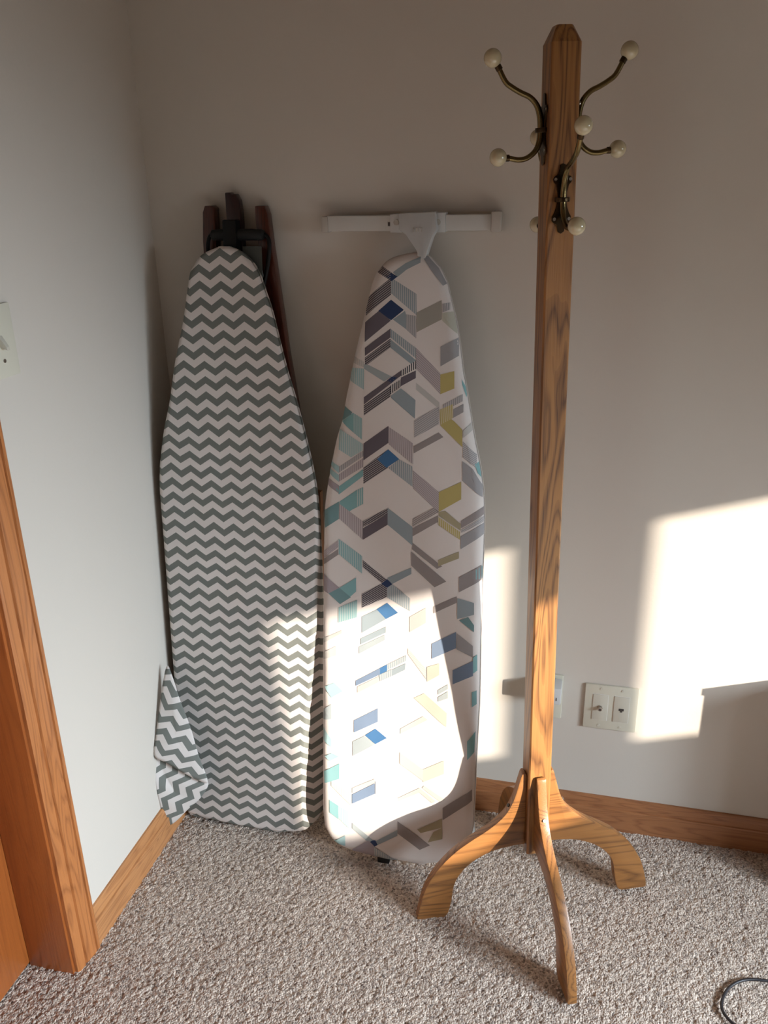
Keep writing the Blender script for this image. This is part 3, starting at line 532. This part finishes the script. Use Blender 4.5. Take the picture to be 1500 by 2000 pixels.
def backplate(pad, name, mat, root, w0, w1, inset=0.014):
    pts = []
    for v in np.linspace(pad.v0+inset, pad.v1-inset, 60):
        pts.append((pad.LR(v)[0]+inset, v))
    for v in np.linspace(pad.v1-inset, pad.v0+inset, 60): pts.append((pad.LR(v)[1]-inset, v))
    v, f = prism(pts, w0, w1, 'Z'); o = fixn(link(name, v, f, mat)); o.parent = root; return o

# --- chevron board
m1 = frame_matrix(D['B1_frame'])
r1 = thing('ironing_board', 'ironing board in grey and white chevron cover leaning in the corner', 'ironing board', mat4=m1)
pad1 = Pad(D['B1_L'], D['B1_R'], 0.010, crease=D['B1_C'], umin=0.0165, wr=0.0012, seed=2.0)
pd = build_pad(pad1, 'padded_cover', 'chevron', r1, depth=0.014)
backplate(pad1, 'board_top', 'grey_metal', r1, -0.034, -0.022, inset=0.016)
# folded black tube leg ending in the T handle above the nose; coordinates in the board's frame
hp = catmull([(0.150, 1.22, -0.041), (0.145, 1.30, -0.041), (0.146, 1.342, -0.041), (0.158, 1.358, -0.041), (0.20, 1.3605, -0.041), (0.25, 1.3605, -0.041), (0.268, 1.356, -0.041), (0.276, 1.342, -0.041), (0.271, 1.30, -0.041), (0.255, 1.24, -0.041)], 8)
lg = link('leg_frame', *tube(hp, 0.0042, 12), 'black_metal', smooth=True); lg.parent = r1
gp = link('rubber_grip', *tube([(0.155, 1.3560, -0.040), (0.158, 1.3565, -0.040), (0.20, 1.357, -0.040), (0.24, 1.357, -0.040), (0.262, 1.3565, -0.040), (0.266, 1.3560, -0.040)], [0.007, .0105, .011, .011, .0105, .007], 16), 'black_rubber', smooth=True); gp.parent = lg
bk = link('leg_hinge', *box(0.184, 0.213, 1.31, 1.385, -0.049, -0.026), 'black_metal', bevel=0.004); bk.parent = lg
ng = link('nose_plate', *box(0.222, 0.262, 1.26, 1.335, -0.036, -0.033), 'grey_metal', bevel=0.001); ng.parent = r1
# hanging corner of the cover
def flapmesh(ring, name, uvf, mat, root, thick=0.0012, bulge=0.008, nn=10):
    P = catmull(ring, 5, closed=True); n = len(P); c = sum(P, Vector())/n; V, UV, Fc = [], [], []
    nrm = Vector((0, -1, 0.1)).normalized()
    for i in range(nn+1):
        t = 1-i/nn
        for p in P:
            q = c+(p-c)*t; b = bulge*(1-t*t)+0.002*math.sin(q.z*70+q.x*60)*(1-t)
            V.append(q+nrm*b); UV.append(uvf(q))
    for i in range(nn):
        for k in range(n): Fc.append((i*n+k, i*n+(k+1) % n, (i+1)*n+(k+1) % n, (i+1)*n+k))
    o = link(name, V, Fc, mat, smooth=True, uvs=UV)
    bm = bmesh.new(); bm.from_mesh(o.data); bmesh.ops.remove_doubles(bm, verts=bm.verts, dist=1e-5); bmesh.ops.recalc_face_normals(bm, faces=bm.faces); bm.to_mesh(o.data); bm.free()
    sm = o.modifiers.new('thickness', 'SOLIDIFY'); sm.thickness = thick
    world_part(o, root); return o
def rotuv(a, u0=0, v0=0):
    ca, sa = math.cos(a), math.sin(a)
    return lambda q: ((q.x-u0)*ca+(q.z-v0)*sa, -(q.x-u0)*sa+(q.z-v0)*ca)
f2 = flapmesh(D['FLAP2'], 'hanging_cover_fold', rotuv(math.radians(55), 0.02, 0.1), 'chevron', r1, bulge=0.006)
f1 = flapmesh(D['FLAP1'], 'hanging_cover_corner', rotuv(math.radians(-28), 0.02, 0.1), 'chevron', r1, bulge=0.010)

# --- patterned board hung on the wall side
m2 = frame_matrix(D['B2_frame'])
r2 = thing('ironing_board', 'ironing board in white cover with blue, teal and yellow geometric print', 'ironing board', mat4=m2)
pad2 = Pad(D['B2_L'], D['B2_R'], 0.020, wr=0.0022, seed=11.0)
build_pad(pad2, 'padded_cover', 'white_cotton', r2, patt=D['PAT'], depth=0.016)
backplate(pad2, 'board_top', 'white_metal', r2, -0.034, -0.026, inset=0.02)
def wbox(name, b, mat, root, bevel=0.0015): return wp(name, b, mat, root, bevel=bevel)
# T foot: two plain bar halves, centre bracket and end caps
bar = wbox('foot_bar', box(0.3905, 0.7100, -0.034, -0.010, 1.3525, 1.3815), 'white_metal', r2, 0.004)
cl = wp('end_cap', box(0.3790, 0.3935, -0.036, -0.006, 1.3505, 1.3800), 'clear_plastic', r2, bevel=0.003)
crr = wp('end_cap', box(0.7085, 0.7270, -0.040, -0.006, 1.3500, 1.3865), 'clear_plastic', r2, bevel=0.003)
wp('clamp_collar', box(0.5170, 0.5405, -0.038, -0.008, 1.3500, 1.3835), 'white_plastic', r2, bevel=0.002)
wp('clamp_collar', box(0.6010, 0.6235, -0.038, -0.008, 1.3500, 1.3855), 'white_plastic', r2, bevel=0.002)
ys = -0.0385
for xx in (0.5300, 0.6095):
    vv, ff = tube([(xx, ys, 1.3685), (xx, ys-0.0025, 1.3685)], 0.0052, 18); wp('rivet', (vv, ff), 'clear_plastic', r2, smooth=False)
bp = [(0.5365, 1.3850), (0.6060, 1.3870), (0.6110, 1.3560), (0.6030, 1.3450), (0.5940, 1.3120), (0.5920, 1.3000), (0.5780, 1.3000), (0.5760, 1.3180), (0.5520, 1.3480), (0.5385, 1.3560)]
fr_ = lambda z: -0.046-(1.387-z)*0.36
vv = [(a, fr_(b), b) for a, b in bp]+[(a, fr_(b)+0.030, b) for a, b in bp]; n = len(bp)
ff = [tuple(range(n)), tuple(reversed(range(n, 2*n)))]+[(i, i+n, (i+1) % n+n, (i+1) % n) for i in range(n)]
brk = wp('centre_bracket', (vv, ff), 'white_plastic', r2, bevel=0.003)
for x in (0.5665, 0.5715, 0.5765, 0.5815): wp('raised_mark', box(x, x+0.0014, fr_(1.356)-0.0012, fr_(1.356)+0.002, 1.3515, 1.3600), 'clear_plastic', brk)
wp('slot', box(0.5125, 0.5165, -0.0352, -0.030, 1.3620, 1.3690), 'dark', r2)
# rear leg tube reaching the carpet beside the tail
wp('rear_leg', tube([(0.690, -0.135, 0.42), (0.703, -0.150, 0.22), (0.7185, -0.168, 0.004)], 0.0095, 16), 'white_metal', r2, smooth=True)
wp('rubber_foot', box(0.7065, 0.7320, -0.1855, -0.1600, 0.0, 0.030), 'white_plastic', r2, bevel=0.003)
wp('tail_foot', box(0.512, 0.540, -0.236, -0.205, 0.0, 0.022), 'black_rubber', r2, bevel=0.003)

# --- old wooden ironing board behind the chevron one
kz = 0.086
r3 = thing('wooden_ironing_board', 'old dark wooden ironing board folded behind the chevron covered board', 'ironing board', (0.2, -0.15, 0.0))
def slab(poly, t0, t1):
    n = len(poly); vv = [(a, -0.15+kz*b+t0, b) for a, b in poly]+[(a, -0.15+kz*b+t1, b) for a, b in poly]
    return vv, [tuple(range(n)), tuple(reversed(range(n, 2*n)))]+[(i, i+n, (i+1) % n+n, (i+1) % n) for i in range(n)]
wp('wooden_deck', slab([(0.018, 0.07), (0.3480, 0.07), (0.3600, 0.3), (0.3685, 0.55), (0.3660, 0.829), (0.045, 0.829), (0.018, 0.6)], 0.0, 0.018), 'old_deck', r3, bevel=0.002)
wp('leg', slab([(0.128, 0.6), (0.153, 0.6), (0.157, 1.398), (0.152, 1.4025), (0.136, 1.4025), (0.131, 1.390), (0.128, 1.337)], 0.0005, 0.024), 'old_wood', r3, bevel=0.002)
wp('leg', slab([(0.329, 0.8), (0.349, 0.8), (0.283+.018, 1.118), (0.2745, 1.327), (0.2685, 1.385), (0.263, 1.401), (0.243, 1.401), (0.2430, 1.375), (0.2500, 1.30), (0.283, 1.118)], 0.0005, 0.024), 'old_wood', r3, bevel=0.002)
wp('leg', slab([(0.181, 0.6), (0.213, 0.6), (0.213, 1.33), (0.2115, 1.385), (0.2085, 1.412), (0.202, 1.4235), (0.192, 1.4235), (0.190, 1.4265), (0.180, 1.4265), (0.181, 1.36)], 0.002, 0.022), 'old_wood_dark', r3, bevel=0.0025)
wp('cross_brace', slab([(0.130, 1.16), (0.276, 1.16), (0.276, 1.185), (0.130, 1.185)], 0.003, 0.016), 'old_wood', r3, bevel=0.002)

# ------------------------------------------------------------ coat rack
LEAN = math.atan(0.018)
base = Vector((0.863, -0.268, 0.0))
th = math.atan2(0.371, 0.929)              # turned on its foot
mr = Matrix.Translation(base) @ Matrix.Rotation(-LEAN, 4, 'Y') @ Matrix.Rotation(th, 4, 'Z')
rk = thing('coat_rack', 'tall oak coat rack with four curved feet and brass double hooks', 'coat rack', mat4=mr)
H = 0.0225; ZT0, ZT1, ZB = 1.6245, 1.6465, 0.150
# local frame: +x = right face, -x = left face, -y = front, +y = back
def ringsq(h, z, b): return [(x, y, z) for x, y in ((-h+b, -h), (h-b, -h), (h, -h+b), (h, h-b), (h-b, h), (-h+b, h), (-h, h-b), (-h, -h+b))]
lv = [(H, ZB, 0.0028), (H, 0.6, 0.0028), (H, 1.1, 0.0028), (H, ZT0-0.001, 0.0028), (H-0.0006, ZT0, 0.003), (0.0125, ZT1-0.0006, 0.003), (0.0118, ZT1, 0.003)]
V, Fc = [], []
for h, z, b in lv: V += ringsq(h, z, b)
for i in range(len(lv)-1):
    for k in range(8): Fc.append((i*8+k, i*8+(k+1) % 8, (i+1)*8+(k+1) % 8, (i+1)*8+k))
Fc.append(tuple(reversed(range(8)))); Fc.append(tuple(range((len(lv)-1)*8, len(lv)*8)))
post = fixn(link('post', V, Fc, 'oak_post')); post.parent = rk
LEG = [(0.0226, 0.338), (0.0270, 0.343), (0.0325, 0.340), (0.0375, 0.322), (0.047, 0.285), (0.058, 0.258), (0.073, 0.237), (0.101, 0.213), (0.137, 0.190), (0.172, 0.164), (0.208, 0.124), (0.235, 0.075), (0.251, 0.012), (0.2515, 0.0), (0.196, 0.0), (0.186, 0.010), (0.178, 0.041), (0.172, 0.080), (0.158, 0.110), (0.132, 0.136), (0.094, 0.156), (0.054, 0.164), (0.0226, 0.165)]
top = catmull([(a, 0, b) for a, b in LEG[:13]], 4); bot = catmull([(a, 0, b) for a, b in LEG[14:]], 4)
prof = [(p.x, p.z) for p in top]+[(LEG[13][0], 0.0)]+[(p.x, p.z) for p in bot]
fl = {0: 0.004, 90: 0.0, 180: 0.004, 270: 0.0}
screw_at = (0.0568, 0.262)
for k, a in enumerate((0, 90, 180, 270)):
    v, f = prism(prof, -0.0095, 0.0095, 'Y')
    if k: v = [(x, y, z) for x, y, z in v]
    # the rack leans a touch, each foot still meets the carpet
    ca = math.cos(math.radians(a)+th); v = [(x, y, z+(x*ca*0.018)*min(1, max(0, (0.12-z)/0.08))) for x, y, z in v]
    lgm = fixn(link('foot', v, f, 'oak_leg', bevel=0.0028)); lgm.parent = rk; lgm.rotation_euler = (0, 0, math.radians(a))
    sx, sz = screw_at
    nv = Vector((0.8, 0, 0.6)); c0 = Vector((sx, 0, sz))
    so = link('screw', *tube([c0-nv*0.003, c0+nv*0.0016], 0.0036, 12), 'dark' if a == 180 else 'steel'); so.parent = lgm
# hooks: profile (out from the axis, height about the ring)
PR = [(0.103, 0.097), (0.0955, 0.087), (0.084, 0.067), (0.073, 0.0585), (0.060, 0.0515), (0.046, 0.0450), (0.0355, 0.034), (0.0300, 0.0185), (0.0285, 0.0), (0.0305, -0.0165), (0.037, -0.0290), (0.049, -0.0375), (0.062, -0.0395), (0.076, -0.0370), (0.0915, -0.0350)]
def hook(ang, z0, idx):
    hr = bpy.data.objects.new('hook', None); C.objects.link(hr); hr.parent = rk; hr.empty_display_size = 0.03
    hr.location = (0, 0, z0); hr.rotation_euler = (0, 0, ang)
    P = catmull([(a, 0, b) for a, b in PR[1:]], 6); n = len(P)
    rads = [0.0040+0.0012*math.exp(-((i-n*0.52)/(n*0.12))**2) for i in range(n)]
    arm = link('hook_arm', *tube(P, rads, 14), 'brass', smooth=True); arm.parent = hr
    parts = [tube([(0.0255, 0, -0.003), (0.0255, 0, 0.0035)], 0.0115, 16)]
    dU = (Vector((PR[0][0], 0, PR[0][1]))-Vector((PR[2][0], 0, PR[2][1]))).normalized()
    e1 = Vector((PR[1][0], 0, PR[1][1])); e2 = Vector((0.0805, 0, -0.0365))
    parts += [tube([e1-dU*0.006, e1+dU*0.002], 0.0051, 14), tube([e2-Vector((0.004, 0, 0)), e2+Vector((0.003, 0, 0))], 0.0051, 14)]
    for nm, pt in zip(('mount_ring', 'collar', 'collar'), parts):
        cl_ = link(nm, *pt, 'brass_dark', smooth=False, bevel=0.0006); cl_.parent = hr
    # scalloped back plate with four screw lobes
    half = [(0.0, 0.051), (0.0045, 0.049), (0.006, 0.040), (0.008, 0.034), (0.0125, 0.0335), (0.0150, 0.029), (0.0135, 0.0245), (0.010, 0.021), (0.0075, 0.010), (0.0070, 0.0), (0.0085, -0.010), (0.0115, -0.019), (0.0150, -0.024), (0.0150, -0.030), (0.0115, -0.0335), (0.0070, -0.036), (0.0050, -0.046), (0.0, -0.049)]
    ol = half+[(-y, z) for y, z in half[-2:0:-1]]
    v, f = prism(ol, H+0.0002, H+0.0028, 'X')
    pl = fixn(link('back_plate', v, f, 'brass_dark', bevel=0.0005, seg=1)); pl.parent = hr
    for y in (-0.0115, 0.0115):
        for z in (0.029, -0.0275):
            s_ = fixn(link('screw', *tube([(H+0.0026, y, z), (H+0.0042, y, z)], 0.0026, 10), 'steel')); s_.parent = hr
    for bx_, bz_ in ((0.1032, 0.0977), (0.0935, -0.0352)):
        b_ = link('ball_knob', *ball((bx_, 0, bz_), 0.0131, 28), 'ceramic', smooth=True); b_.parent = hr
    return hr
hook(math.pi, 1.5090, 0)                   # left face
hook(0.0, 1.5150, 1)                       # right face
hook(-math.pi/2, 1.4110, 2)                # front face
hook(math.pi/2, 1.4060, 3)                 # back face

# ------------------------------------------------------------ plates on the walls
def screwhead(x, y, z, nrm, r=0.0028, root=None, mat='ivory_insert'):
    c = Vector((x, y, z)); nv = Vector(nrm)
    return wp('screw', tube([c, c+nv*0.0012], r, 12), mat, root)
pw = thing('wall_plate', 'double ivory wall plate with coax and phone jacks', 'wall plate', (1.001, -0.004, 0.274))
wp('plate', box(0.9430, 1.0590, -0.006, -0.0003, 0.2735, 0.3880), 'ivory', pw, bevel=0.0025)
for xc, kind in ((0.9780, 'coax'), (1.0240, 'phone')):
    ins = wp('jack_insert', box(xc-0.0165, xc+0.0165, -0.0075, -0.004, 0.2975, 0.3640), 'ivory_insert', pw, bevel=0.0008)
    wp('insert_gap', box(xc-0.0174, xc+0.0174, -0.00625, -0.004, 0.2965, 0.3650), 'grey_shade', pw)
    if kind == 'coax':
        wp('hex_nut', tube([(xc, -0.0074, 0.331), (xc, -0.0098, 0.331)], 0.0062, 6), 'steel', pw)
        wp('coax_connector', tube([(xc, -0.0096, 0.331), (xc, -0.017, 0.331)], 0.0044, 16), 'steel', pw)
        wp('coax_socket', tube([(xc, -0.0168, 0.331), (xc, -0.0172, 0.331)], 0.0028, 12), 'dark', pw)
    else:
        v, f = prism([(xc-0.0055, 0.3340), (xc+0.0055, 0.3340), (xc+0.0055, 0.3280), (xc+0.0025, 0.3280), (xc+0.0025, 0.3245), (xc-0.0025, 0.3245), (xc-0.0025, 0.3280), (xc-0.0055, 0.3280)], -0.0078, -0.0065, 'Y')
        wp('phone_socket', (v, f), 'dark', pw)
    for zz in (0.3790, 0.2830): screwhead(xc, -0.0058, zz, (0, -1, 0), root=pw)
# outlet behind the post, with a white plug-in adapter
po = thing('wall_outlet', 'single white wall outlet plate partly hidden behind the coat rack post', 'wall outlet', (0.86, -0.004, 0.29))
wp('plate', box(0.8230, 0.8940, -0.006, -0.0003, 0.2870, 0.4010), 'ivory', po, bevel=0.0025)
wp('socket_face', box(0.8420, 0.8750, -0.0078, -0.004, 0.3030, 0.3330), 'ivory_insert', po, bevel=0.002)
for x in (0.8520, 0.8635): wp('socket_slot', box(x, x+0.0012, -0.0082, -0.006, 0.3160, 0.3240), 'dark', po)
pa = thing('plug_in_adapter', 'small white two-slot adapter plugged into the outlet behind the coat rack', 'adapter', (0.86, -0.02, 0.352))
wp('adapter_body', box(0.8380, 0.8920, -0.052, -0.0082, 0.3530, 0.3950), 'white_plastic', pa, bevel=0.004)
for x in (0.8700, 0.8810): wp('adapter_slot', box(x, x+0.0018, -0.0525, -0.0515, 0.3640, 0.3715), 'dark', pa)

sw = thing('light_switch', 'ivory light switch plate on the left wall beside the door casing', 'light switch', (0.004, -0.533, 1.162))
wp('plate', box(0.0003, 0.0065, -0.5685, -0.4980, 1.1620, 1.2760), 'ivory', sw, bevel=0.0022)
tg = wp('toggle', ([(0.006, -0.5375, 1.2110), (0.006, -0.5285, 1.2110), (0.006, -0.5285, 1.2290), (0.006, -0.5375, 1.2290), (0.0185, -0.5365, 1.2060), (0.0185, -0.5295, 1.2060), (0.0175, -0.5295, 1.2115), (0.0175, -0.5365, 1.2115)], [(0, 1, 2, 3), (4, 7, 6, 5), (0, 4, 5, 1), (1, 5, 6, 2), (2, 6, 7, 3), (3, 7, 4, 0)]), 'ivory_insert', sw, bevel=0.0008)
for zz in (1.189, 1.249): screwhead(0.0064, -0.533, zz, (1, 0, 0), root=sw, mat='steel', r=0.0032)

# ------------------------------------------------------------ cord on the carpet
cp = [(1.50, -0.335, 0.004), (1.42, -0.352, 0.004), (1.36, -0.366, 0.004)]+[(x, y, 0.0045) for x, y, z in D['cable']]+[(1.29, -0.505, 0.004), (1.35, -0.53, 0.004), (1.46, -0.55, 0.004)]
co = link('power_cord', *tube(catmull(cp, 8), 0.0028, 10), 'cord', smooth=True)
co['label'] = 'thin black cord looping on the carpet right of the coat rack'; co['category'] = 'cord'

# unseen low shelf, added right of the view to cast the stepped wall shadow
bc = thing('low_shelf', 'unseen low dark shelf added to cast the stepped shadow on the back wall', 'shelf', (1.72, -0.075, 0.0))
wp('side_panel', box(1.435, 1.453, -0.151, -0.015, 0.0, 0.462), 'shelf_paint', bc)
wp('side_panel', box(1.992, 2.01, -0.151, -0.015, 0.0, 0.462), 'shelf_paint', bc)
wp('top_panel', box(1.432, 2.015, -0.153, -0.015, 0.4622, 0.479), 'shelf_paint', bc)
wp('back_panel', box(1.4532, 1.9918, -0.021, -0.015, 0.0, 0.462), 'shelf_paint', bc)
for zz in (0.02, 0.235): wp('shelf_panel', box(1.4532, 1.9918, -0.148, -0.0212, zz, zz+0.016), 'shelf_paint', bc)
